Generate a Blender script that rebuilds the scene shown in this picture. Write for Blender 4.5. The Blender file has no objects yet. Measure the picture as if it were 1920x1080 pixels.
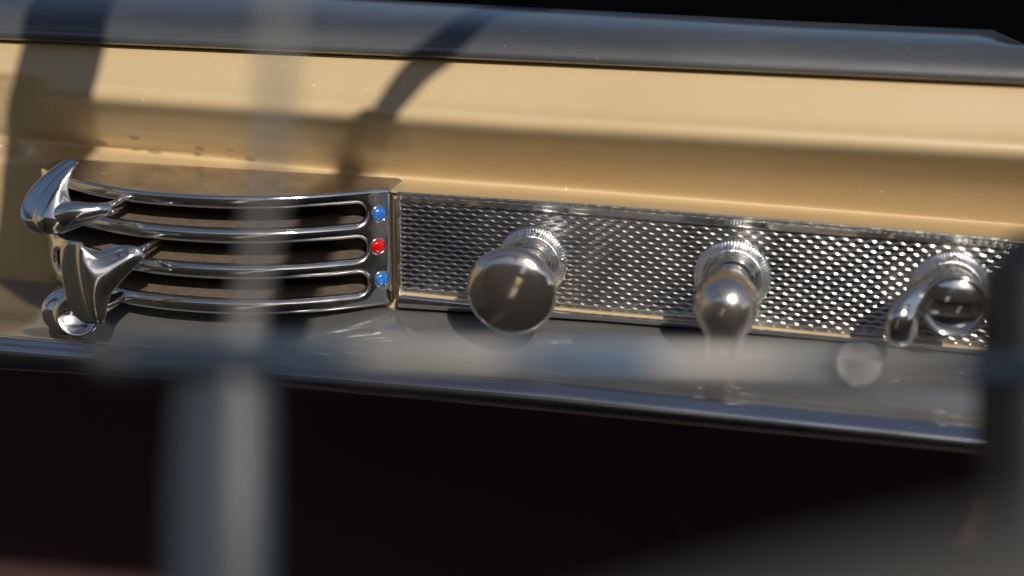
import bpy, bmesh, math, random
import numpy as np
from mathutils import Vector, Matrix
from mathutils.geometry import delaunay_2d_cdt
random.seed(7)
R = math.radians
sc = bpy.context.scene
COL = sc.collection

# ------------------------------------------------------------------ camera
W, H, LENS = 1920.0, 1080.0, 50.0
FPX = LENS / 36.0 * W
YAW, PITCH, DIST = R(12.0), R(18.0), 0.535
fwd = Vector((-math.sin(YAW) * math.cos(PITCH), math.cos(YAW) * math.cos(PITCH), -math.sin(PITCH)))
CAM = -DIST * fwd
rt0 = fwd.cross(Vector((0, 0, 1))).normalized()
up0 = rt0.cross(fwd).normalized()
# roll so that the dash's long edge (world X) falls 4.2 degrees to the right in the middle of the picture
xs, ys = Vector((1, 0, 0)).dot(rt0), Vector((1, 0, 0)).dot(up0)
ang = math.atan2(ys, xs)
roll = ang + R(4.2)
rt = rt0 * math.cos(roll) + up0 * math.sin(roll)
up = -rt0 * math.sin(roll) + up0 * math.cos(roll)
cam = bpy.data.cameras.new('camera')
cam.lens = LENS; cam.sensor_width = 36.0; cam.clip_start = 0.01; cam.clip_end = 2000
camo = bpy.data.objects.new('camera', cam); COL.objects.link(camo)
camo.matrix_world = Matrix(((rt.x, up.x, -fwd.x, CAM.x), (rt.y, up.y, -fwd.y, CAM.y), (rt.z, up.z, -fwd.z, CAM.z), (0, 0, 0, 1)))
cam.dof.use_dof = True
cam.dof.focus_distance = 0.536
cam.dof.aperture_fstop = 3.9
cam.dof.aperture_blades = 0
sc.camera = camo

# ------------------------------------------------------------------ light
SUN = Vector((0.48, -1.0, 0.75)).normalized()          # towards the sun
world = bpy.data.worlds.new('World'); sc.world = world; world.use_nodes = True
nt = world.node_tree; bg = nt.nodes['Background']
sky = nt.nodes.new('ShaderNodeTexSky'); sky.sky_type = 'NISHITA'; sky.sun_disc = False
sky.sun_elevation = math.asin(SUN.z)
sky.sun_rotation = math.atan2(SUN.x, SUN.y)
nt.links.new(sky.outputs[0], bg.inputs[0]); bg.inputs[1].default_value = 0.07
sun = bpy.data.lights.new('sun', 'SUN'); sun.energy = 4.0; sun.angle = R(0.53); sun.color = (1.0, 0.92, 0.80)
suno = bpy.data.objects.new('sun', sun); COL.objects.link(suno)
suno.rotation_euler = (-SUN).to_track_quat('-Z', 'Y').to_euler()
sc.view_settings.view_transform = 'Standard'; sc.view_settings.look = 'None'
sc.view_settings.exposure = 0.0; sc.view_settings.gamma = 1.0
sc.view_settings.use_curve_mapping = False
sc.render.engine = 'CYCLES'
sc.cycles.use_denoising = True
sc.cycles.max_bounces = 10; sc.cycles.glossy_bounces = 8
sc.cycles.caustics_reflective = True; sc.cycles.caustics_refractive = False
sc.cycles.blur_glossy = 1.0
sc.cycles.sample_clamp_indirect = 4.0

# ------------------------------------------------------------------ helpers
def pdir(px, py):
    return fwd + rt * ((px - W / 2) / FPX) + up * (-(py - H / 2) / FPX)
def at(px, py, y=0.0):
    """point where the line of sight of a measured point meets the upright plane Y = y"""
    d = pdir(px, py); t = (y - CAM.y) / d.y
    return CAM + d * t
def ray(px, py, depth):
    return CAM + pdir(px, py) * depth
def lerp(a, b, t): return a + (b - a) * t
def interp(pts, x):
    if x <= pts[0][0]: a, b = pts[0], pts[1]
    elif x >= pts[-1][0]: a, b = pts[-2], pts[-1]
    else:
        for a, b in zip(pts, pts[1:]):
            if a[0] <= x <= b[0]: break
    return a[1] + (b[1] - a[1]) * (x - a[0]) / (b[0] - a[0])
def catmull(P, n):
    out = []
    for i in range(len(P) - 1):
        p0, p1, p2, p3 = P[max(i - 1, 0)], P[i], P[i + 1], P[min(i + 2, len(P) - 1)]
        for k in range(n):
            t = k / n
            out.append(0.5 * ((2 * p1) + (p2 - p0) * t + (2 * p0 - 5 * p1 + 4 * p2 - p3) * t * t + (3 * p1 - p0 - 3 * p2 + p3) * t ** 3))
    out.append(P[-1].copy())
    return out
def empty(name, loc=(0, 0, 0), label=None, cat=None, group=None):
    o = bpy.data.objects.new(name, None); COL.objects.link(o); o.location = loc
    o.empty_display_size = 0.01
    if label: o['label'] = label
    if cat: o['category'] = cat
    if group: o['group'] = group
    return o
def obj(name, verts, faces, mat, parent=None, smooth=True, kind=None, sharp=None):
    me = bpy.data.meshes.new(name)
    me.from_pydata([tuple(v) for v in verts], [], faces); me.validate(); me.update()
    bm = bmesh.new(); bm.from_mesh(me); bmesh.ops.recalc_face_normals(bm, faces=bm.faces[:]); bm.to_mesh(me); bm.free()
    if smooth:
        me.shade_smooth()
        if sharp: me.set_sharp_from_angle(angle=R(sharp))
    me.materials.append(mat)
    o = bpy.data.objects.new(name, me); COL.objects.link(o)
    if parent is not None:
        o.parent = parent; o.matrix_parent_inverse = Matrix.Translation(-Vector(parent.location))
    if kind: o['kind'] = kind
    return o
def tag(o, label, cat, group=None):
    o['label'] = label; o['category'] = cat
    if group: o['group'] = group
    return o
def grid_faces(nr, nc, close=False):
    f = []
    for i in range(nr - 1):
        for j in range(nc - 1 + (1 if close else 0)):
            a, b = i * nc + j, i * nc + (j + 1) % nc
            f.append((a, b, b + nc, a + nc))
    return f
def lathe(profile, centre, axis, seg=72, xdir=None, flute=None):
    """profile: (radius, distance along axis); flute: (i0, i1, count, amp) ripples those rings"""
    axis = Vector(axis).normalized()
    u = (xdir or Vector((1, 0, 0))); u = (u - axis * u.dot(axis)).normalized(); v = axis.cross(u)
    V = []
    for i, (r, d) in enumerate(profile):
        for k in range(seg):
            a = 2 * math.pi * k / seg
            rr = r
            dd = d
            if flute and flute[0] <= i <= flute[1]:
                dd = d - flute[3] * (0.5 - 0.5 * math.cos(a * flute[2]))
            V.append(centre + axis * dd + (u * math.cos(a) + v * math.sin(a)) * rr)
    F = grid_faces(len(profile), seg, True)
    if profile[0][0] > 0: F.append(tuple(range(seg)))
    if profile[-1][0] > 0: F.append(tuple(range((len(profile) - 1) * seg, len(profile) * seg)))
    return V, F
def tube(path, radii, seg=20, n=6, flat=1.0, cap=True):
    """swept round bar; radii per control point; flat squeezes the section"""
    P = catmull([Vector(p) for p in path], n)
    rr = catmull([Vector((r, 0, 0)) for r in radii], n)
    V = []
    t0 = (P[1] - P[0]).normalized()
    ref = Vector((0, -1, 0)) if abs(t0.y) < 0.8 else Vector((0, 0, 1))
    u = (ref - t0 * ref.dot(t0)).normalized()
    rings = []
    N = len(P)
    for i in range(N):
        t = (P[min(i + 1, N - 1)] - P[max(i - 1, 0)]).normalized()
        u = (u - t * u.dot(t)).normalized(); w = t.cross(u)
        rings.append((P[i], t, u.copy(), w, rr[i].x))
    if cap:
        pre, post = [], []
        p, t, uu, w, r = rings[0]
        for k in range(5):
            a = math.pi / 2 * (1 - (k + 0.15) / 5.15); pre.append((p - t * r * math.sin(a) * 0.8, t, uu, w, r * math.cos(a)))
        p, t, uu, w, r = rings[-1]
        for k in range(1, 6):
            a = math.pi / 2 * (k - 0.1) / 5.0; post.append((p + t * r * math.sin(a) * 0.8, t, uu, w, r * math.cos(a)))
        rings = pre + rings + post
    for p, t, uu, w, r in rings:
        for k in range(seg):
            a = 2 * math.pi * k / seg
            V.append(p + uu * (math.cos(a) * r * flat) + w * (math.sin(a) * r))
    F = grid_faces(len(rings), seg, True)
    F.append(tuple(range(seg))); F.append(tuple(range((len(rings) - 1) * seg, len(rings) * seg)))
    return V, F
def poly_inside(P, q):
    x, y = q; c = False; n = len(P)
    for i in range(n):
        x1, y1 = P[i]; x2, y2 = P[(i + 1) % n]
        if (y1 > y) != (y2 > y) and x < (x2 - x1) * (y - y1) / (y2 - y1) + x1: c = not c
    return c
def rrect(x0, x1, z0, z1, r, n=8, step=0.0015):
    """rounded rectangle loop, counter-clockwise, with points along its straight sides"""
    pts = []
    cs = [(x1 - r, z0 + r, -90), (x1 - r, z1 - r, 0), (x0 + r, z1 - r, 90), (x0 + r, z0 + r, 180)]
    for i, (cx, cz, a0) in enumerate(cs):
        for k in range(n + 1):
            a = R(a0 + 90 * k / n); pts.append((cx + r * math.cos(a), cz + r * math.sin(a)))
        nx = cs[(i + 1) % 4]; a = R(nx[2]); q = (nx[0] + r * math.cos(a), nx[1] + r * math.sin(a)); p = pts[-1]
        L = math.hypot(q[0] - p[0], q[1] - p[1]); m = int(L / step)
        for k in range(1, m): pts.append((lerp(p[0], q[0], k / m), lerp(p[1], q[1], k / m)))
    return pts
def fill2d(outer, holes, step):
    """triangles filling outer minus holes, with an inner lattice"""
    pts, edges = [], []
    for loop in [outer] + holes:
        b = len(pts); n = len(loop); pts += loop
        edges += [(b + i, b + (i + 1) % n) for i in range(n)]
    xs_ = [p[0] for p in outer]; zs_ = [p[1] for p in outer]
    A = np.array(pts)
    x = min(xs_) + step / 2; row = 0
    zz = np.arange(min(zs_) + step / 2, max(zs_), step); xx = np.arange(x, max(xs_), step)
    for i, z in enumerate(zz):
        for q in xx:
            p = (q + (step / 2 if i % 2 else 0), z)
            if np.min((A[:, 0] - p[0]) ** 2 + (A[:, 1] - p[1]) ** 2) < (step * 0.45) ** 2: continue
            if poly_inside(outer, p) and not any(poly_inside(h, p) for h in holes): pts.append(p)
    r = delaunay_2d_cdt([Vector(p) for p in pts], edges, [], 0, 1e-7)
    V = [tuple(v) for v in r[0]]; F = []
    for f in r[2]:
        c = (sum(V[i][0] for i in f) / len(f), sum(V[i][1] for i in f) / len(f))
        if poly_inside(outer, c) and not any(poly_inside(h, c) for h in holes): F.append(tuple(f))
    return V, F
def smooth_loop(P, n=6):
    out = []; N = len(P)
    for i in range(N):
        p0, p1, p2, p3 = (Vector(P[(i + k) % N]) for k in (-1, 0, 1, 2))
        for k in range(n):
            t = k / n
            out.append(tuple(0.5 * ((2 * p1) + (p2 - p0) * t + (2 * p0 - 5 * p1 + 4 * p2 - p3) * t * t + (3 * p1 - p0 - 3 * p2 + p3) * t ** 3)))
    return out
def paddle(loop_px, y0, ext, rnd, dome=0.0, kx=0.0, kz=0.0, step=0.0012, flare=0.0):
    """solid from an outline on a tilted plane through Y=y0: rounded front edge, domed or dished face, swept along ext"""
    c = at(sum(p[0] for p in loop_px) / len(loop_px), sum(p[1] for p in loop_px) / len(loop_px), y0)
    def base(x, z): return y0 + kx * (x - c.x) + kz * (z - c.z)
    pts = []
    for a, b in loop_px:
        y = y0
        for _ in range(12): p = at(a, b, y); y = base(p.x, p.z)
        pts.append((p.x, p.z))
    L = smooth_loop(pts)
    n = len(L)
    area = sum(L[i][0] * L[(i + 1) % n][1] - L[(i + 1) % n][0] * L[i][1] for i in range(n))
    sgn = 1 if area > 0 else -1
    def offset(e):
        out = []
        for i in range(n):
            a, b = L[i - 3], L[(i + 3) % n]; t = Vector((b[0] - a[0], b[1] - a[1])).normalized()
            out.append((L[i][0] - t.y * e * sgn, L[i][1] + t.x * e * sgn))
        return out
    rings = []
    m = 6
    cx, cz = sum(p[0] for p in L) / n, sum(p[1] for p in L) / n
    ext = Vector(ext)
    for i in range(m, -1, -1):
        t = i / m; s_ = 1 + flare * math.sin(math.pi * t) - 0.14 * max(0, (t - 0.6) / 0.4) ** 2
        rings.append([Vector((cx + (p[0] - cx) * s_, base(*p), cz + (p[1] - cz) * s_)) + ext * t for p in L])
    for k in range(1, 7):
        a = math.pi / 2 * k / 6; e = rnd * (1 - math.cos(a)); h = rnd * math.sin(a)
        rings.append([Vector((p[0], base(*p) - h, p[1])) for p in offset(e)])
    inner = offset(rnd)
    V = [v for r_ in rings for v in r_]; F = grid_faces(len(rings), n, True); F.append(tuple(range(n)))
    V2, F2 = fill2d(inner, [], step)
    A = np.array(inner); B = np.roll(A, -1, axis=0); d = B - A
    def dist(p):
        t = np.clip(((p - A) * d).sum(1) / np.maximum((d * d).sum(1), 1e-14), 0, 1)
        return float(np.sqrt(((A + d * t[:, None] - p) ** 2).sum(1)).min())
    D = [dist(np.array(v)) for v in V2]; dm = max(D); b = len(V)
    for v, q in zip(V2, D):
        q = q / dm
        V.append(Vector((v[0], base(*v) - rnd - dome * q * (2 - q), v[1])))
    F += [tuple(b + i for i in f) for f in F2]
    bm = bmesh.new(); vs = [bm.verts.new(v) for v in V]
    for f in F:
        try: bm.faces.new([vs[i] for i in f])
        except ValueError: pass
    bmesh.ops.remove_doubles(bm, verts=bm.verts[:], dist=2e-5)
    for _ in range(1): bmesh.ops.smooth_vert(bm, verts=bm.verts[:], factor=0.4, use_axis_x=True, use_axis_y=True, use_axis_z=True)
    bm.verts.index_update()
    return [v.co.copy() for v in bm.verts], [tuple(v.index for v in f.verts) for f in bm.faces]

# ------------------------------------------------------------------ materials
def mat(name, col, rough=0.4, metal=0.0, coat=0.0, coat_rough=0.1, spec=0.5, bump=None, rvar=None, cvar=None, specks=None):
    """bump: (scale, strength, distance); rvar: (scale, amount); cvar: (scale, second colour, lo, hi, stretch)"""
    m = bpy.data.materials.new(name); m.use_nodes = True; t = m.node_tree; p = t.nodes['Principled BSDF']
    p.inputs['Base Color'].default_value = (*col, 1); p.inputs['Roughness'].default_value = rough
    p.inputs['Metallic'].default_value = metal; p.inputs['Coat Weight'].default_value = coat
    p.inputs['Coat Roughness'].default_value = coat_rough; p.inputs['Specular IOR Level'].default_value = spec
    tc = t.nodes.new('ShaderNodeTexCoord')
    def noise(scale, stretch=(1, 1, 1), detail=6):
        mp = t.nodes.new('ShaderNodeMapping'); mp.inputs['Scale'].default_value = stretch
        t.links.new(tc.outputs['Object'], mp.inputs[0])
        n = t.nodes.new('ShaderNodeTexNoise'); n.inputs['Scale'].default_value = scale; n.inputs['Detail'].default_value = detail
        t.links.new(mp.outputs[0], n.inputs[0]); return n
    if rvar:
        n = noise(rvar[0], rvar[2] if len(rvar) > 2 else (1, 1, 1)); mr = t.nodes.new('ShaderNodeMapRange')
        mr.inputs[1].default_value = 0.35; mr.inputs[2].default_value = 0.75
        mr.inputs[3].default_value = rough; mr.inputs[4].default_value = rough + rvar[1]
        t.links.new(n.outputs[0], mr.inputs[0]); t.links.new(mr.outputs[0], p.inputs['Roughness'])
    if cvar:
        n = noise(cvar[0], cvar[4] if len(cvar) > 4 else (1, 1, 1)); mr = t.nodes.new('ShaderNodeMapRange')
        mr.inputs[1].default_value = cvar[2]; mr.inputs[2].default_value = cvar[3]
        mx = t.nodes.new('ShaderNodeMix'); mx.data_type = 'RGBA'
        mx.inputs[6].default_value = (*col, 1); mx.inputs[7].default_value = (*cvar[1], 1)
        t.links.new(n.outputs[0], mr.inputs[0]); t.links.new(mr.outputs[0], mx.inputs[0]); t.links.new(mx.outputs[2], p.inputs['Base Color'])
    if specks:   # (scale, threshold, colour) dust and chips
        n = noise(specks[0], (1, 1, 1), 2); mr = t.nodes.new('ShaderNodeMapRange')
        mr.inputs[1].default_value = specks[1]; mr.inputs[2].default_value = specks[1] + 0.03
        mx2 = t.nodes.new('ShaderNodeMix'); mx2.data_type = 'RGBA'; mx2.inputs[7].default_value = (*specks[2], 1)
        src = p.inputs['Base Color'].links[0].from_socket if p.inputs['Base Color'].links else None
        if src: t.links.new(src, mx2.inputs[6])
        else: mx2.inputs[6].default_value = (*col, 1)
        t.links.new(n.outputs[0], mr.inputs[0]); t.links.new(mr.outputs[0], mx2.inputs[0]); t.links.new(mx2.outputs[2], p.inputs['Base Color'])
    if bump:
        n = noise(bump[0], bump[3] if len(bump) > 3 else (1, 1, 1)); b = t.nodes.new('ShaderNodeBump')
        b.inputs['Strength'].default_value = bump[1]; b.inputs['Distance'].default_value = bump[2]
        t.links.new(n.outputs[0], b.inputs['Height']); t.links.new(b.outputs[0], p.inputs['Normal'])
    return m
M = {}
M['cream'] = mat('cream_enamel', (0.53, 0.402, 0.228), 0.38, coat=0.6, coat_rough=0.12, bump=(60, 0.05, 0.001), rvar=(30, 0.15), cvar=(9, (0.47, 0.345, 0.185), 0.45, 0.8), specks=(420, 0.745, (0.75, 0.68, 0.55)))
M['navy'] = mat('navy_leather', (0.042, 0.046, 0.054), 0.42, coat=1.0, coat_rough=0.12, bump=(700, 0.12, 0.0004), rvar=(40, 0.15), cvar=(25, (0.085, 0.088, 0.09), 0.4, 0.75, (0.3, 1, 1)), specks=(800, 0.74, (0.25, 0.24, 0.22)))
M['navy'].node_tree.nodes['Principled BSDF'].inputs['Coat IOR'].default_value = 1.7
M['gunmetal'] = mat('polished_dark_metal', (0.27, 0.272, 0.282), 0.09, 0.70, bump=(350, 0.03, 0.0003), rvar=(35, 0.12, (0.25, 1, 1)), cvar=(20, (0.33, 0.33, 0.32), 0.4, 0.75, (0.3, 1, 1)), specks=(700, 0.74, (0.42, 0.40, 0.37)))
M['darkroll'] = mat('dark_polished_roll', (0.44, 0.46, 0.52), 0.10, 0.96, bump=(300, 0.04, 0.0004), rvar=(60, 0.14, (0.2, 1, 1)))
M['chrome'] = mat('chrome', (0.78, 0.77, 0.755), 0.05, 0.985, bump=(500, 0.05, 0.0003), rvar=(110, 0.17), specks=(900, 0.75, (0.45, 0.42, 0.38)))
M['plate'] = mat('embossed_chrome', (0.60, 0.595, 0.58), 0.13, 1.0, rvar=(40, 0.18), cvar=(45, (0.40, 0.385, 0.365), 0.45, 0.66), specks=(900, 0.72, (0.2, 0.18, 0.16)))
M['worn'] = mat('worn_chrome', (0.72, 0.71, 0.69), 0.12, 0.97, bump=(900, 0.12, 0.0004, (1, 1, 0.2)), rvar=(350, 0.25), cvar=(400, (0.5, 0.48, 0.44), 0.55, 0.75))
M['lever'] = mat('satin_warm_chrome', (0.76, 0.70, 0.63), 0.15, 0.95, bump=(900, 0.08, 0.0003, (1, 1, 0.15)), rvar=(120, 0.16))
M['smeared'] = mat('smeared_chrome', (0.74, 0.68, 0.61), 0.06, 0.965, bump=(400, 0.06, 0.0004), rvar=(45, 0.13, (1, 1, 0.35)), specks=(900, 0.73, (0.4, 0.36, 0.32)))
M['dusty'] = mat('dusty_chrome', (0.62, 0.60, 0.57), 0.14, 0.90, rvar=(90, 0.2), cvar=(60, (0.42, 0.38, 0.32), 0.45, 0.7))
M['bronze'] = mat('dull_brown_metal', (0.32, 0.25, 0.195), 0.55, 0.5, bump=(1500, 0.2, 0.0002), cvar=(300, (0.20, 0.155, 0.12), 0.4, 0.7))
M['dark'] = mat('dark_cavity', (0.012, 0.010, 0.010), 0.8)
M['black'] = mat('black_bakelite', (0.012, 0.012, 0.013), 0.45)
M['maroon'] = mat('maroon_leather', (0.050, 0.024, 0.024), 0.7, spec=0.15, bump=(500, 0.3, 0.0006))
M['blue'] = mat('blue_enamel', (0.01, 0.13, 0.52), 0.25, coat=0.6, cvar=(700, (0.10, 0.28, 0.66), 0.5, 0.75))
M['red'] = mat('red_enamel', (0.55, 0.002, 0.002), 0.12, coat=1.0, coat_rough=0.03)
M['brass'] = mat('brass', (0.55, 0.30, 0.12), 0.3, 1.0)
M['grey'] = mat('grey_vinyl', (0.105, 0.095, 0.080), 0.6, bump=(400, 0.2, 0.0005))
M['post'] = mat('blue_grey_enamel', (0.026, 0.036, 0.050), 0.5)
M['pale'] = mat('pale_grey_enamel', (0.30, 0.30, 0.31), 0.45)
M['leather'] = mat('brown_leather', (0.19, 0.125, 0.09), 0.38)
M['satin'] = mat('satin_steel', (0.26, 0.255, 0.25), 0.48, 1.0, cvar=(32, (0.07, 0.10, 0.15), 0.45, 0.56, (1, 0.3, 0.3)))  # bluish dark patches paint the bar's reflections into the colour
M['rubber'] = mat('black_rubber', (0.006, 0.0055, 0.006), 0.8, spec=0.1)

SEAT_TOP = 0.41
# ------------------------------------------------------------------ dashboard
def loft(stations, n, lo=-1500, hi=4500, step=30):
    """stations: (polyline of measured points, depth Y); returns a smooth strip running along the dash"""
    cols = []
    x = lo
    while x <= hi:
        cols.append(catmull([at(x, interp(p, x), (y(x) if callable(y) else y)) for p, y in stations], n)); x += step
    V = [v for c in cols for v in c]
    return V, grid_faces(len(cols), len(cols[0]))
LA = [(0, -37), (720, 0), (1500, 40), (1860, 56), (1920, 82), (2000, 118), (2200, 135), (4500, 250)]
LB = [(0, 75), (950, 115), (1920, 158)]
LC = [(0, 166), (200, 180), (960, 233), (1920, 286)]
LD = [(0, 268), (200, 285), (745, 338), (1130, 366), (1920, 428)]
LE = [(0, 306), (745, 362), (1130, 387), (1500, 417), (1894, 451)]
LF = [(0, 523), (745, 578), (1130, 602), (1500, 632), (1840, 662)]
LG = [(0, 640), (500, 683), (1040, 728), (1840, 812)]
LH = [(0, 692), (500, 722), (1040, 772), (1840, 852)]
def left_flat(d, flat):
    def f(x):
        t = min(max((x - 30) / 120.0, 0), 1); t = t * t * (3 - 2 * t); return lerp(flat, d, t)
    return f
def sh(L, d): return [(x, y + d) for x, y in L]
dash = empty('dashboard', (0, 0.02, -0.05), 'cream painted dashboard with a dark padded top and a glossy dark rolled lower edge', 'dashboard')
V, F = loft([(sh(LB, -6), 0.014), (sh(LB, 5), 0.0095), (sh(LC, -40), 0.0), (sh(LC, -14), left_flat(-0.0045, 0.0005)), (sh(LC, 10), left_flat(-0.0045, 0.002)), (sh(LC, 34), left_flat(0.003, 0.0035)),
             (sh(LC, 70), left_flat(0.014, 0.006)), (sh(LD, -16), left_flat(0.024, 0.008)), (sh(LD, -2), left_flat(0.024, 0.008)), (sh(LE, -12), left_flat(0.012, 0.008)), (sh(LE, -1), left_flat(0.001, 0.007)), (sh(LE, 16), left_flat(0.004, 0.006)), (sh(LF, -30), 0.004), (sh(LF, 10), 0.003)], 5)
obj('face_panel', V, F, M['cream'], dash)
V, F = loft([(sh(LB, -3), 0.020), (sh(LB, 0), 0.009), (sh(LB, -8), 0.0055), (sh(LB, -42), 0.009), (sh(LB, -72), 0.020), (sh(LA, 6), 0.040), (sh(LA, 0), 0.055), (sh(LA, 16), 0.09), (sh(LA, 90), 0.12)], 5)
obj('top_pad', V, F, M['navy'], dash)
V, F = loft([(sh(LF, -6), 0.010), (sh(LF, 2), 0.000), (sh(LF, 12), -0.005), (sh(LF, 50), -0.018), (sh(LG, -34), -0.0275), (sh(LG, -12), -0.0355), (sh(LG, -8), -0.0350)], 5)
obj('lower_shelf', V, F, M['gunmetal'], dash)
V, F = loft([(sh(LG, -11), -0.0320), (sh(LG, -11), -0.0376), (sh(LG, 3), -0.0404), (sh(LG, 17), -0.0424), (sh(LG, 28), -0.0420), (sh(LH, -4), -0.0360), (sh(LH, 1), -0.0280), (sh(LH, -5), -0.0120)], 6)
obj('edge_roll', V, F, M['darkroll'], dash)

# windscreen base behind the pad, footwell below
V, F = loft([([(0, -190), (1920, -90)], 0.13), ([(0, 40), (1920, 140)], 0.13), ([(0, 60), (1920, 160)], 0.05)], 2)
ws = obj('windscreen_base', V, F, M['rubber'], None, kind='structure')
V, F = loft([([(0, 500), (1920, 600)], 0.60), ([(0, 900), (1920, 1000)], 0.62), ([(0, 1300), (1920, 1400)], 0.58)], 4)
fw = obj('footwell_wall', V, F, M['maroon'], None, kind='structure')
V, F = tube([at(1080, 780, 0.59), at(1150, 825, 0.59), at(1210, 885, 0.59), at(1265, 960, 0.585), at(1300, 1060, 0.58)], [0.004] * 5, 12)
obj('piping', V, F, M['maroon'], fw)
def boxm(x0, x1, y0, y1, z0, z1):
    V = [Vector((x, y, z)) for x in (x0, x1) for y in (y0, y1) for z in (z0, z1)]
    F = [(0, 1, 3, 2), (4, 6, 7, 5), (0, 4, 5, 1), (2, 3, 7, 6), (0, 2, 6, 4), (1, 5, 7, 3)]
    return V, F
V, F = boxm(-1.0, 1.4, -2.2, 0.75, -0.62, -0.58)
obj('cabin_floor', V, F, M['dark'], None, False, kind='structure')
for xa, xb in ((-0.80, -0.13), (-0.05, 1.30)):
    V = []; NX = int((xb - xa) / 0.006)
    for i in range(NX):
        x = lerp(xa, xb, i / (NX - 1)); pl = 0.014 * abs(math.sin(math.pi * x / 0.075)) ** 0.6
        for y, z in ((-1.05, -0.60), (-0.86 + pl, -0.60), (-0.86 + pl, 0.0), (-0.87 + pl, 0.30), (-0.875 + pl * 0.6, 0.385), (-0.90, SEAT_TOP), (-1.05, SEAT_TOP - 0.01)): V.append(Vector((x + 0.45 * (z + 0.2) * math.exp(-((x + 0.09) / 0.25) ** 2), y, z)))
    obj('seat_back', V, grid_faces(NX, 7), M['leather'], None, kind='structure')  # unseen seats, height and slanted gap shaped for shade and knob reflections
V, F = boxm(-0.80, 1.30, -2.2, -1.10, -0.40, -0.34)
obj('reflection_deck', V, F, M['cream'], None, False, kind='structure')  # unseen cream slab added to give the knob reflections a bright streak
V = []
for i in range(41):
    x = lerp(-0.84, 1.32, i / 40); u = (x - 0.24) / 1.08
    for y, dz in ((-0.98, 0.0), (-0.93, 0.02), (-0.88, 0.03), (-0.82, 0.035)): V.append(Vector((x, y, 0.90 + dz - 0.16 * u ** 4)))
obj('roof_lining', V, grid_faces(41, 4), M['leather'], None, kind='structure')  # unseen roof strip added to darken upward reflections, kept narrow for the ridges
V, F = tube([(-0.76, -0.62, 0.20), (-0.66, -0.64, 0.62), (-0.25, -0.66, 0.88), (0.25, -0.66, 0.93), (0.75, -0.66, 0.88), (1.15, -0.64, 0.62), (1.24, -0.62, 0.20)], [0.03] * 7, 16)
obj('reflection_bow', V, F, M['black'], None, kind='structure')  # unseen black hoop added to break up the sky in the chrome
V, F = tube([(-0.76, -0.05, 0.20), (-0.70, -0.20, 0.62), (-0.30, -0.27, 0.84), (0.25, -0.28, 0.90), (0.80, -0.27, 0.84), (1.18, -0.20, 0.62), (1.24, -0.05, 0.20)], [0.025] * 7, 16)
obj('front_reflection_bow', V, F, M['black'], None, kind='structure')  # second unseen hoop, added as a dark bar across the reflected sky
V, F = boxm(-0.80, -0.72, -0.86, 0.2, -0.60, 0.22)
obj('door_wall', V, F, M['cream'], None, False, kind='structure')
V, F = boxm(1.20, 1.28, -0.84, 0.2, -0.60, 0.05)
obj('far_door_wall', V, F, M['leather'], None, False, kind='structure')

# ------------------------------------------------------------------ switch panel
TE = [(748, 363), (1130, 388), (1500, 418), (1894, 452)]            # outer upper edge
TT = [(748, 380), (1100, 407), (1500, 439), (1861, 467)]            # embossing, upper
TB = [(748, 546), (1100, 581), (1307, 599), (1500, 619), (1805, 647)]
TL = [(748, 576), (1130, 601), (1500, 632), (1833, 662)]
PX0, PX1 = 747, 2080
panel = empty('switch_panel', at(PX0, 470, 0), 'long chrome switch panel embossed with rows of fine wavy ridges', 'switch panel')
NU, NV, ROWS = 680, 330, 19.5
Ug = np.linspace(PX0 + 4, PX1, NU)
Vv = []
LAM = 0.00492
for j in range(NV):
    v = j / (NV - 1)
    for i in range(NU):
        pxx = Ug[i]
        Vv.append((pxx, v))
top3 = [at(x, interp(TT, x), 0) for x in Ug]; bot3 = [at(x, interp(TB, x), 0) for x in Ug]
tops = np.array([(p.x, p.z) for p in top3]); bots = np.array([(p.x, p.z) for p in bot3])
vv = np.linspace(0, 1, NV)[:, None]
X = tops[None, :, 0] * (1 - vv) + bots[None, :, 0] * vv; Z = tops[None, :, 1] * (1 - vv) + bots[None, :, 1] * vv
rowc = vv * ROWS + np.zeros_like(X)
hgt = np.zeros_like(X)
for n in range(-1, int(ROWS) + 2):
    c = n + 0.5 + 0.15 * (1 if n % 2 else -1) * np.sin(2 * np.pi * X / LAM)
    d = rowc - c
    hgt = np.maximum(hgt, np.exp(-(d / 0.105) ** 2))
edge = np.clip(np.minimum(vv, 1 - vv) / 0.02, 0, 1) * np.clip((X - X[:, :1]) / 0.002, 0, 1)
Yp = 0.0005 - 0.00044 * hgt * edge
V = np.stack([X, Yp, Z], -1).reshape(-1, 3).tolist()
obj('embossed_plate', V, grid_faces(NV, NU), M['plate'], panel)
# frame: a bevelled upper rail, half-round lower rail, thin upright at the left end
V, F = loft([(sh(TE, -3), 0.004), (TE, -0.0016), (sh(TE, 3), -0.0024), (sh(TE, 6), -0.0016), (sh(TT, -4), 0.0002), (sh(TT, 1), 0.0012)], 4, PX0, PX1, 31)
obj('upper_rail', V, F, M['chrome'], panel)
V, F = tube([at(x, interp(TE, x) - 1, -0.0022) for x in range(PX0, PX1, 60)], [0.00055] * len(range(PX0, PX1, 60)), 10, 3)
obj('upper_lip', V, F, M['worn'], panel)
V, F = loft([(sh(TB, -1), 0.0012), (sh(TB, 1), 0.0), (sh(TB, 4), -0.0012), (sh(TB, 7), -0.0022), (sh(TB, 9), -0.0012)], 3, PX0, PX1, 31)
obj('painted_gap', V, F, M['cream'], panel)
V, F = loft([(sh(TB, 5), -0.0012), (sh(TB, 6), -0.0030), (sh(TB, 9), -0.0052), (sh(TL, -7), -0.0058), (sh(TL, -3), -0.0050), (sh(TL, 1), -0.0028), (sh(TL, 3), 0.004)], 4, PX0, PX1, 31)
obj('lower_rail', V, F, M['chrome'], panel)
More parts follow.
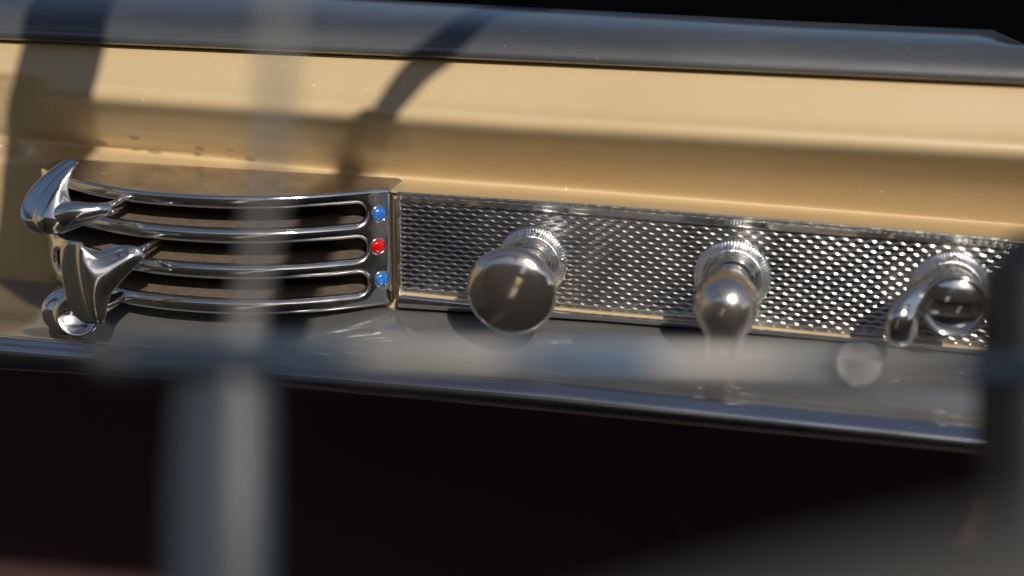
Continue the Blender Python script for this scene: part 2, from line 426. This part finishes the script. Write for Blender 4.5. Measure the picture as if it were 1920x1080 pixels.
V, F = tube([at(PX0 + 1, 366, -0.0005), at(PX0 + 1, 420, -0.0005), at(PX0 + 2, 500, -0.0005), at(PX0 + 3, 574, -0.0005)], [0.0007] * 4, 12, cap=False)
obj('end_rail', V, F, M['worn'], panel)

# ------------------------------------------------------------------ knobs
NRM = Vector((0, -1, 0))
mm = 0.001
def collar(name, c, s, parent, dimples=()):
    prof = [(14.0 * s, 0), (14.0 * s, 0.6), (13.7 * s, 1.2), (13.2 * s, 1.6), (11.0 * s, 3.4), (10.6 * s, 3.6), (10.2 * s, 3.5), (9.6 * s, 2.9), (8.9 * s, 3.2), (8.2 * s, 3.2)]
    V, F = lathe([(r * mm, d * mm) for r, d in prof], c, NRM, 288, flute=(3, 4, 72, 0.00035))
    o = obj('collar', V, F, M['worn'], parent)
    V, F = lathe([(r * mm, d * mm) for r, d in [(8.6 * s, 2.5), (8.7 * s, 5.2), (8.4 * s, 6.0), (7.8 * s, 6.2), (7.2 * s, 5.8), (7.0 * s, 5.0)]], c, NRM, 96)
    obj('ring', V, F, M['chrome'], parent)
    for a in dimples:
        p = c + Vector((math.cos(R(a)), 0, math.sin(R(a)))) * (11.6 * s * mm) + NRM * (3.0 * mm)
        V, F = lathe([(r * mm, d * mm) for r, d in [(1.7, -0.6), (1.7, 0.15), (1.5, 0.35), (1.25, 0.3), (0.9, -0.25), (0.4, -0.5), (0.0001, -0.55)]], p, NRM, 32)
        obj('screw_dimple', V, F, M['chrome'], o)
    return o
c1 = at(999, 489, 0)
k1 = empty('pull_knob', c1, 'large round chrome pull knob with a smooth domed head, nearest the air vent', 'knob')
collar('collar', c1, 0.95, k1, (84, 6))
V, F = lathe([(r * mm, d * mm) for r, d in [(7.4, 3), (7.4, 10), (7.6, 17), (8.3, 24), (9.6, 29), (11.8, 33), (13.6, 35)]], c1, NRM, 96)
obj('stem', V, F, M['chrome'], k1)
V, F = lathe([(r * mm, d * mm) for r, d in [(8.0, 34.0), (13.2, 34.2), (15.0, 35.0), (15.9, 36.2), (16.1, 37.4), (15.8, 38.6), (14.9, 39.7), (13.0, 40.9), (10.2, 42.0), (7.0, 42.7), (3.4, 43.2), (0.0001, 43.3)]], c1, NRM, 128)
obj('head', V, F, M['smeared'], k1)

c2 = at(1373, 518, 0)
k2 = empty('lever_switch', c2, 'chrome toggle switch with a ball shaped top and short hanging tail, middle of three', 'switch')
collar('collar', c2, 1.0, k2)
V, F = lathe([(r * mm, d * mm) for r, d in [(7.2, 3), (7.2, 9), (7.6, 14), (8.2, 20), (8.2, 27)]], c2, NRM, 96)
obj('barrel', V, F, M['chrome'], k2)
b2 = c2 + Vector((0, -0.030, -0.0008))
ax = Vector((0.0, -0.16, -1)).normalized()
V, F = lathe([(r * mm, d * mm) for r, d in [(0.0001, -11.4), (3.6, -10.9), (6.9, -9.3), (9.6, -6.4), (11.2, -2.4), (11.3, 1.6), (10.5, 5.0), (8.9, 8.0), (7.3, 10.2), (6.6, 12.6), (6.3, 15.4), (6.6, 17.4), (6.1, 18.8), (3.0, 19.4), (0.0001, 19.6)]], b2, ax, 96)
obj('handle', V, F, M['lever'], k2)

c3 = at(1780, 540, 0)
k3 = empty('ignition_switch', c3, 'chrome ignition switch with a dark key slot across its face and a side lever', 'switch')
collar('collar', c3, 0.98, k3, (86,))
V, F = lathe([(r * mm, d * mm) for r, d in [(9.6, 3), (10.0, 9), (10.5, 14), (10.9, 18.5), (11.0, 20.0), (10.7, 21.0), (10.1, 21.3), (9.7, 20.9), (9.6, 20.0)]], c3, NRM, 128)
obj('barrel', V, F, M['chrome'], k3)
cir = [(9.65 * mm * math.cos(2 * math.pi * k / 96), 9.65 * mm * math.sin(2 * math.pi * k / 96)) for k in range(96)]
slot = rrect(-8.0 * mm, 8.4 * mm, -3.2 * mm, 1.9 * mm, 1.0 * mm, 4, 0.001)
V2, F2 = fill2d(cir, [slot], 0.0009)
V = []
for x, z in V2:
    rr = math.hypot(x, z) / (9.65 * mm)
    V.append(c3 + Vector((x, -(19.6 + 2.6 * (1 - rr * rr)) * mm, z)))
obj('face', V, F2, M['chrome'], k3)
n = len(slot); V = []
for dd in (0.0, 7.0):
    for x, z in slot:
        rr = math.hypot(x, z) / (9.65 * mm); V.append(c3 + Vector((x, -(19.6 + 2.6 * (1 - rr * rr)) * mm if dd == 0 else -10 * mm, z)))
obj('key_slot', V, grid_faces(2, n, True) + [tuple(range(n, 2 * n))], M['dark'], k3)
V, F = lathe([(0.0014, 0), (0.0014, 0.004), (0.001, 0.0046), (0.0001, 0.0048)], c3 + Vector((-0.0042, -0.0135, 0.0002)), NRM, 24)
obj('tumbler', V, F, M['brass'], k3)
yk = -0.016
V, F = tube([at(1742, 545, yk + 0.002), at(1720, 556, yk - 0.001), at(1702, 574, yk - 0.004), at(1692, 598, yk - 0.006), at(1689, 626, yk - 0.006)], [0.0046, 0.0046, 0.0050, 0.0058, 0.0056], 28, flat=0.8)
obj('lever', V, F, M['chrome'], k3)

# ------------------------------------------------------------------ air vent
xL, xR = at(92, 480, 0).x, at(737, 460, 0).x
xm, hw = (xL + xR) / 2, (xR - xL) / 2
BUL = 0.028
def plan(x):
    t = min(abs((x - xm) / hw), 1.0)
    return -BUL * (1 - t ** 2.2) - 0.001
def zat(px, py):
    y = 0.0
    for _ in range(8): p = at(px, py, y); y = plan(p.x)
    return at(px, py, y).z
z_top, z_bot = zat(616, 363), zat(616, 585)
sl = [(zat(616, 425), zat(616, 389)), (zat(616, 492), zat(616, 454)), (zat(616, 557), zat(616, 521))]
def xat(px, py):
    y = 0.0
    for _ in range(8): p = at(px, py, y); y = plan(p.x)
    return p.x
sx1 = xat(684, 460); sx0 = xL + 0.006
vent = empty('air_vent', (xm, -0.01, z_bot), 'bowed chrome air vent with three long slots and three coloured dots', 'air vent')
RB = 2.75 * mm
holes = [rrect(sx0, sx1, a, b, 3.2 * mm, 8) for a, b in sl]
def ring_at(base, e):  # base (x0,x1,z0,z1,r) grown by e
    x0, x1, z0, z1, r = base; return rrect(x0 - e, x1 + e, z0 - e, z1 + e, r + e, 8)
Vall, Fall = [], []
def add(V, F):
    b = len(Vall); Vall.extend(V); Fall.extend(tuple(i + b for i in f) for f in F)
outs = (xL, xR, z_bot, z_top, 0.6 * mm)
def nloop(base, e, N=260):
    """loop with a fixed number of points so that rings can be stitched"""
    L = rrect(base[0] - e, base[1] + e, base[2] - e, base[3] + e, max(base[4] + e, 1e-5), 8, 10)
    P = []
    x0, x1, z0, z1, r = base[0] - e, base[1] + e, base[2] - e, base[3] + e, max(base[4] + e, 1e-5)
    nl, ns, nc = 80, 6, 10
    cs = [(x1 - r, z0 + r, -90), (x1 - r, z1 - r, 0), (x0 + r, z1 - r, 90), (x0 + r, z0 + r, 180)]
    for i, (cx, cz, a0) in enumerate(cs):
        for k in range(nc): a = R(a0 + 90 * k / nc); P.append((cx + r * math.cos(a), cz + r * math.sin(a)))
        p = (cx + r * math.cos(R(a0 + 90)), cz + r * math.sin(R(a0 + 90)))
        nx = cs[(i + 1) % 4]; a = R(nx[2]); q = (nx[0] + r * math.cos(a), nx[1] + r * math.sin(a))
        m = nl if i in (1, 3) else ns
        for k in range(m): P.append((lerp(p[0], q[0], k / m), lerp(p[1], q[1], k / m)))
    return P
def vmap(x, z, d): return Vector((x, plan(x) + d, z))
bases = [(sx0, sx1, a, b, 3.2 * mm) for a, b in sl]
RO = 1.6 * mm
hl = [nloop(b, RB) for b in bases]
ol = nloop((outs[0], outs[1], outs[2], outs[3], 2.0 * mm), -RO)
V2, F2 = fill2d(ol, hl, 0.0016)
add([vmap(x, z, 0) for x, z in V2], F2)
for b in bases:
    rows = []
    for k in range(9):
        a = math.pi / 2 * k / 8; e = RB * (1 - math.sin(a)); d = RB * (1 - math.cos(a))
        rows.append([vmap(x, z, d) for x, z in nloop(b, e)])
    add([v for r_ in rows for v in r_], grid_faces(9, len(rows[0]), True))
rows = []
for k in range(9):
    a = math.pi / 2 * k / 8; e = -RO * (1 - math.sin(a)); d = RO * (1 - math.cos(a))
    rows.append([vmap(x, z, d) for x, z in nloop((outs[0], outs[1], outs[2], outs[3], 2.0 * mm), e)])
add([v for r_ in rows for v in r_], grid_faces(9, len(rows[0]), True))
bm = bmesh.new(); vs = [bm.verts.new(v) for v in Vall]
for f in Fall:
    try: bm.faces.new([vs[i] for i in f])
    except ValueError: pass
bmesh.ops.remove_doubles(bm, verts=bm.verts[:], dist=1.5e-5); bm.verts.index_update()
obj('grille', [v.co.copy() for v in bm.verts], [tuple(v.index for v in f.verts) for f in bm.faces], M['chrome'], vent)
# housing: top, bottom and ends running back to the dash
L = nloop((outs[0], outs[1], outs[2], outs[3], 2.0 * mm), 0)
rows = [[vmap(x, z, RO) for x, z in L]]
for f_ in (0.25, 0.5, 0.75, 1.0):
    rows.append([Vector((x, lerp(plan(x) + RO, 0.014, f_), z)) for x, z in L])
obj('housing', [v for r_ in rows for v in r_], grid_faces(5, len(L), True), M['dusty'], vent)
for b in bases:
    L = nloop(b, 0)
    rows = [[Vector((x, plan(x) + RB + (0.017) * f_, z)) for x, z in L] for f_ in (0, 0.3, 0.65, 1)]
    obj('slot_liner', [v for r_ in rows for v in r_], grid_faces(4, len(L), True), M['bronze'], vent)
V = []; xsq = [lerp(xL + 0.002, xR - 0.002, k / 40) for k in range(41)]
for x in xsq:
    for z in (z_bot + 0.002, z_top - 0.002): V.append(Vector((x, min(plan(x) + 0.0235, 0.0022), z)))
obj('back_plate', V, grid_faces(41, 2), M['dark'], vent)
for (px, py, mk) in ((711, 401, 'blue'), (709, 462, 'red'), (716, 523, 'blue')):
    y = 0.0
    for _ in range(8): p = at(px, py, y); y = plan(p.x)
    p = at(px, py, y); e = 1e-4
    nrm = Vector((-(plan(p.x + e) - plan(p.x - e)) / (2 * e), -1, 0)); nrm = Vector((-nrm.x if False else (plan(p.x + e) - plan(p.x - e)) / (2 * e), -1, 0)).normalized()
    V, F = lathe([(r * mm, d * mm) for r, d in [(2.65, -0.4), (2.65, 0.3), (2.4, 0.75), (1.8, 1.15), (1.0, 1.4), (0.0001, 1.5)]], p, nrm, 40)
    d_ = obj('indicator_dot', V, F, M[mk], vent); d_['label'] = mk + ' enamel dot on the vent end plate'
    V, F = lathe([(r * mm, d * mm) for r, d in [(2.6, -0.2), (2.7, 0.35), (3.0, 0.4), (3.25, 0.2), (3.35, -0.3)]], p, nrm, 40)
    obj('bezel', V, F, M['chrome'], d_)

# ------------------------------------------------------------------ vent levers
l1 = empty('vent_lever', at(120, 400, -0.02), 'upper chrome vent lever with a curved horn shaped thumb grip', 'lever', 'levers at the left end of the vent')
V, F = paddle([(148, 303), (128, 316), (104, 336), (83, 362), (70, 388), (67, 412), (77, 431), (96, 439), (118, 435), (134, 424), (141, 406), (137, 386), (130, 366), (129, 345), (137, 322)], -0.036, (-0.0078, 0.001, 0.0004), 0.0006, dome=0.0020, kx=0.25, kz=0.45, flare=0.03)
obj('grip', V, F, M['chrome'], l1)
V, F = tube([at(108, 410, -0.036), at(140, 402, -0.037), at(170, 398, -0.036), at(195, 393, -0.034), at(215, 386, -0.029), at(240, 374, -0.018)], [0.0058, 0.0050, 0.0036, 0.0026, 0.0022, 0.0018], 24, flat=0.8)
obj('arm', V, F, M['chrome'], l1)
l2 = empty('vent_lever', at(180, 530, -0.03), 'middle chrome vent lever with a broad waisted grip and a tapering arm', 'lever', 'levers at the left end of the vent')
V, F = paddle([(150, 455), (148, 492), (154, 537), (163, 574), (174, 597), (186, 607), (197, 599), (202, 577), (207, 555), (222, 535), (244, 511), (266, 490), (270, 476), (262, 464), (246, 462), (222, 470), (200, 477), (185, 480), (172, 473), (160, 462)], -0.050, (-0.0094, 0.001, -0.0004), 0.0010, dome=0.0022, kx=0.35, kz=0.25, flare=0.02)
obj('grip', V, F, M['chrome'], l2)
V, F = tube([at(225, 500, -0.044), at(250, 482, -0.039), at(272, 468, -0.032), at(298, 452, -0.020)], [0.0030, 0.0028, 0.0020, 0.0016], 20)
obj('arm', V, F, M['chrome'], l2)
l3 = empty('vent_lever', at(140, 600, -0.02), 'lowest chrome vent lever, a round dished grip half hidden by the one above', 'lever', 'levers at the left end of the vent')
V, F = paddle([(146 + 42 * math.cos(R(a)), 590 + 42 * math.sin(R(a))) for a in range(0, 360, 20)], -0.047, (-0.0074, 0.001, 0.0006), 0.0010, dome=-0.0020, kx=0.25, kz=0.35, flare=0.03)
obj('grip', V, F, M['chrome'], l3)
V, F = tube([at(170, 580, -0.044), at(195, 572, -0.038), at(235, 552, -0.022)], [0.0044, 0.0030, 0.0018], 20)
obj('arm', V, F, M['chrome'], l3)

# ------------------------------------------------------------------ water marks on the paint and the vent top
from mathutils.bvhtree import BVHTree
def surf(o):
    return BVHTree.FromPolygons([v.co.copy() for v in o.data.vertices], [tuple(p.vertices) for p in o.data.polygons])
M['water'] = mat('water', (0.30, 0.24, 0.16), 0.08)
M['water'].node_tree.nodes['Principled BSDF'].inputs['Alpha'].default_value = 0.38
M['water'].node_tree.nodes['Principled BSDF'].inputs['IOR'].default_value = 1.33
trees = {n_: surf(next(o for o in bpy.data.objects if o.name == n_)) for n_ in ('face_panel', 'housing')}
for where, lab, drops in (
        ('face_panel', 'small water drop on the cream paint above the vent', ((190, 268, 2.6), (252, 258, 2.2), (290, 284, 3.2), (374, 278, 2.0), (370, 289, 1.5), (470, 297, 2.2), (432, 281, 1.5))),
        ('housing', 'small water drop on the chrome top of the vent', ((292, 325, 3.2), (196, 324, 2.0), (214, 310, 2.2), (386, 344, 2.0), (474, 344, 2.2), (528, 346, 1.8), (330, 318, 1.4)))):
    for px, py, r in drops:
        d_ = pdir(px, py).normalized(); hit, nn, _, _ = trees[where].ray_cast(CAM, d_)
        if hit is None: continue
        if nn.dot(d_) > 0: nn = -nn
        V, F = lathe([(rr * r * mm, dd * mm) for rr, dd in [(1.0, -0.12), (0.97, 0.06), (0.85, 0.22), (0.6, 0.38), (0.3, 0.47), (0.0001, 0.5)]], hit, nn, 28)
        lab_ = lab.replace('small', 'largest') if r == 3.2 else lab
        tag(obj('water_drop', V, F, M['water'], None), lab_, 'water drop', 'water drops on the paint' if where == 'face_panel' else 'water drops on the vent top')
# ------------------------------------------------------------------ steering wheel in front, out of focus
wheel = empty('steering_wheel', ray(960, 700, 0.24), 'blurred steering wheel in the foreground with polished metal spokes and a black rim', 'steering wheel')
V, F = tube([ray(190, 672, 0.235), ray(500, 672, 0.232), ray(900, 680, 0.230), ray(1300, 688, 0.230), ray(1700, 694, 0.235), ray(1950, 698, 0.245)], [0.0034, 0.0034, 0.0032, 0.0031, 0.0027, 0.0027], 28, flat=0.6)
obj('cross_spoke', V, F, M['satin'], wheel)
V, F = tube([ray(412, 1250, 0.235), ray(414, 1000, 0.236), ray(420, 780, 0.238), ray(428, 705, 0.238)], [0.0094, 0.0094, 0.0088, 0.0078], 28, flat=0.55)
up_ = obj('upright_spoke', V, F, M['post'], wheel)
V, F = tube([ray(440, 720, 0.236), ray(462, 600, 0.232), ray(490, 430, 0.215), ray(515, 200, 0.195), ray(528, -60, 0.18)], [0.0036, 0.0021, 0.0017, 0.0016, 0.0015], 24, flat=0.7)
obj('stalk', V, F, M['pale'], wheel)
V, F = tube([ray(1924, 1200, 0.285), ray(1928, 900, 0.285), ray(1930, 680, 0.285), ray(1934, 565, 0.285), ray(1970, 522, 0.285), ray(2250, 528, 0.285)], [0.0103] * 6, 28)
obj('rim', V, F, M['black'], wheel)
V, F = lathe([(0.0022, 0), (0.0022, 0.0006), (0.0018, 0.0012), (0.001, 0.0017), (0.0001, 0.0019)], ray(1605, 684, 0.228), (CAM - ray(1605, 684, 0.228)), 24)
obj('rivet', V, F, M['chrome'], wheel)
T = 0.40; S = Vector((0.48, -1.0, 0.75)) * T
trees['top_pad'] = surf(bpy.data.objects['top_pad']); trees['grille'] = surf(bpy.data.objects['grille'])
def seen(px, py):
    best = None
    for tr in trees.values():
        h = tr.ray_cast(CAM, pdir(px, py).normalized())
        if h[0] is not None and (best is None or h[3] < best[1]): best = (h[0], h[3])
    return best[0] if best else at(px, py, 0)
# unseen tubes added here, shaped to cast the dark band and curved strip
V, F = tube([at(150, -160, 0.02) + S] + [seen(a, b) + S for a, b in ((128, 20), (113, 110), (98, 190), (95, 260))] + [at(60, 450, 0) + S, at(20, 600, 0) + S], [0.0165] * 7, 28)
obj('band_shadow_caster', V, F, M['black'], wheel)
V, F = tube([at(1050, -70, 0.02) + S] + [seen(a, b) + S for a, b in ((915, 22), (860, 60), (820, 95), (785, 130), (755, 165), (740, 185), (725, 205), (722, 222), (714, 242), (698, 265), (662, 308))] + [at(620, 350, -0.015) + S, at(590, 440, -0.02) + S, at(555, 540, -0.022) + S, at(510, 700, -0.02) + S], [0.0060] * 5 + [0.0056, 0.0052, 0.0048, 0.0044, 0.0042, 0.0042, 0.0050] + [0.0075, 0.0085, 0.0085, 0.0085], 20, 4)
obj('strip_shadow_caster', V, F, M['satin'], wheel)
# grey ledge close to the lens
V, F = tube([ray(-300, 2500, 0.105), ray(900, 2010, 0.105), ray(1500, 1825, 0.105), ray(2100, 1690, 0.105), ray(2800, 1570, 0.105)], [0.028] * 5, 32)
tag(obj('door_ledge', V, F, M['grey'], None), 'very blurred grey padded ledge filling the lower right corner', 'ledge')
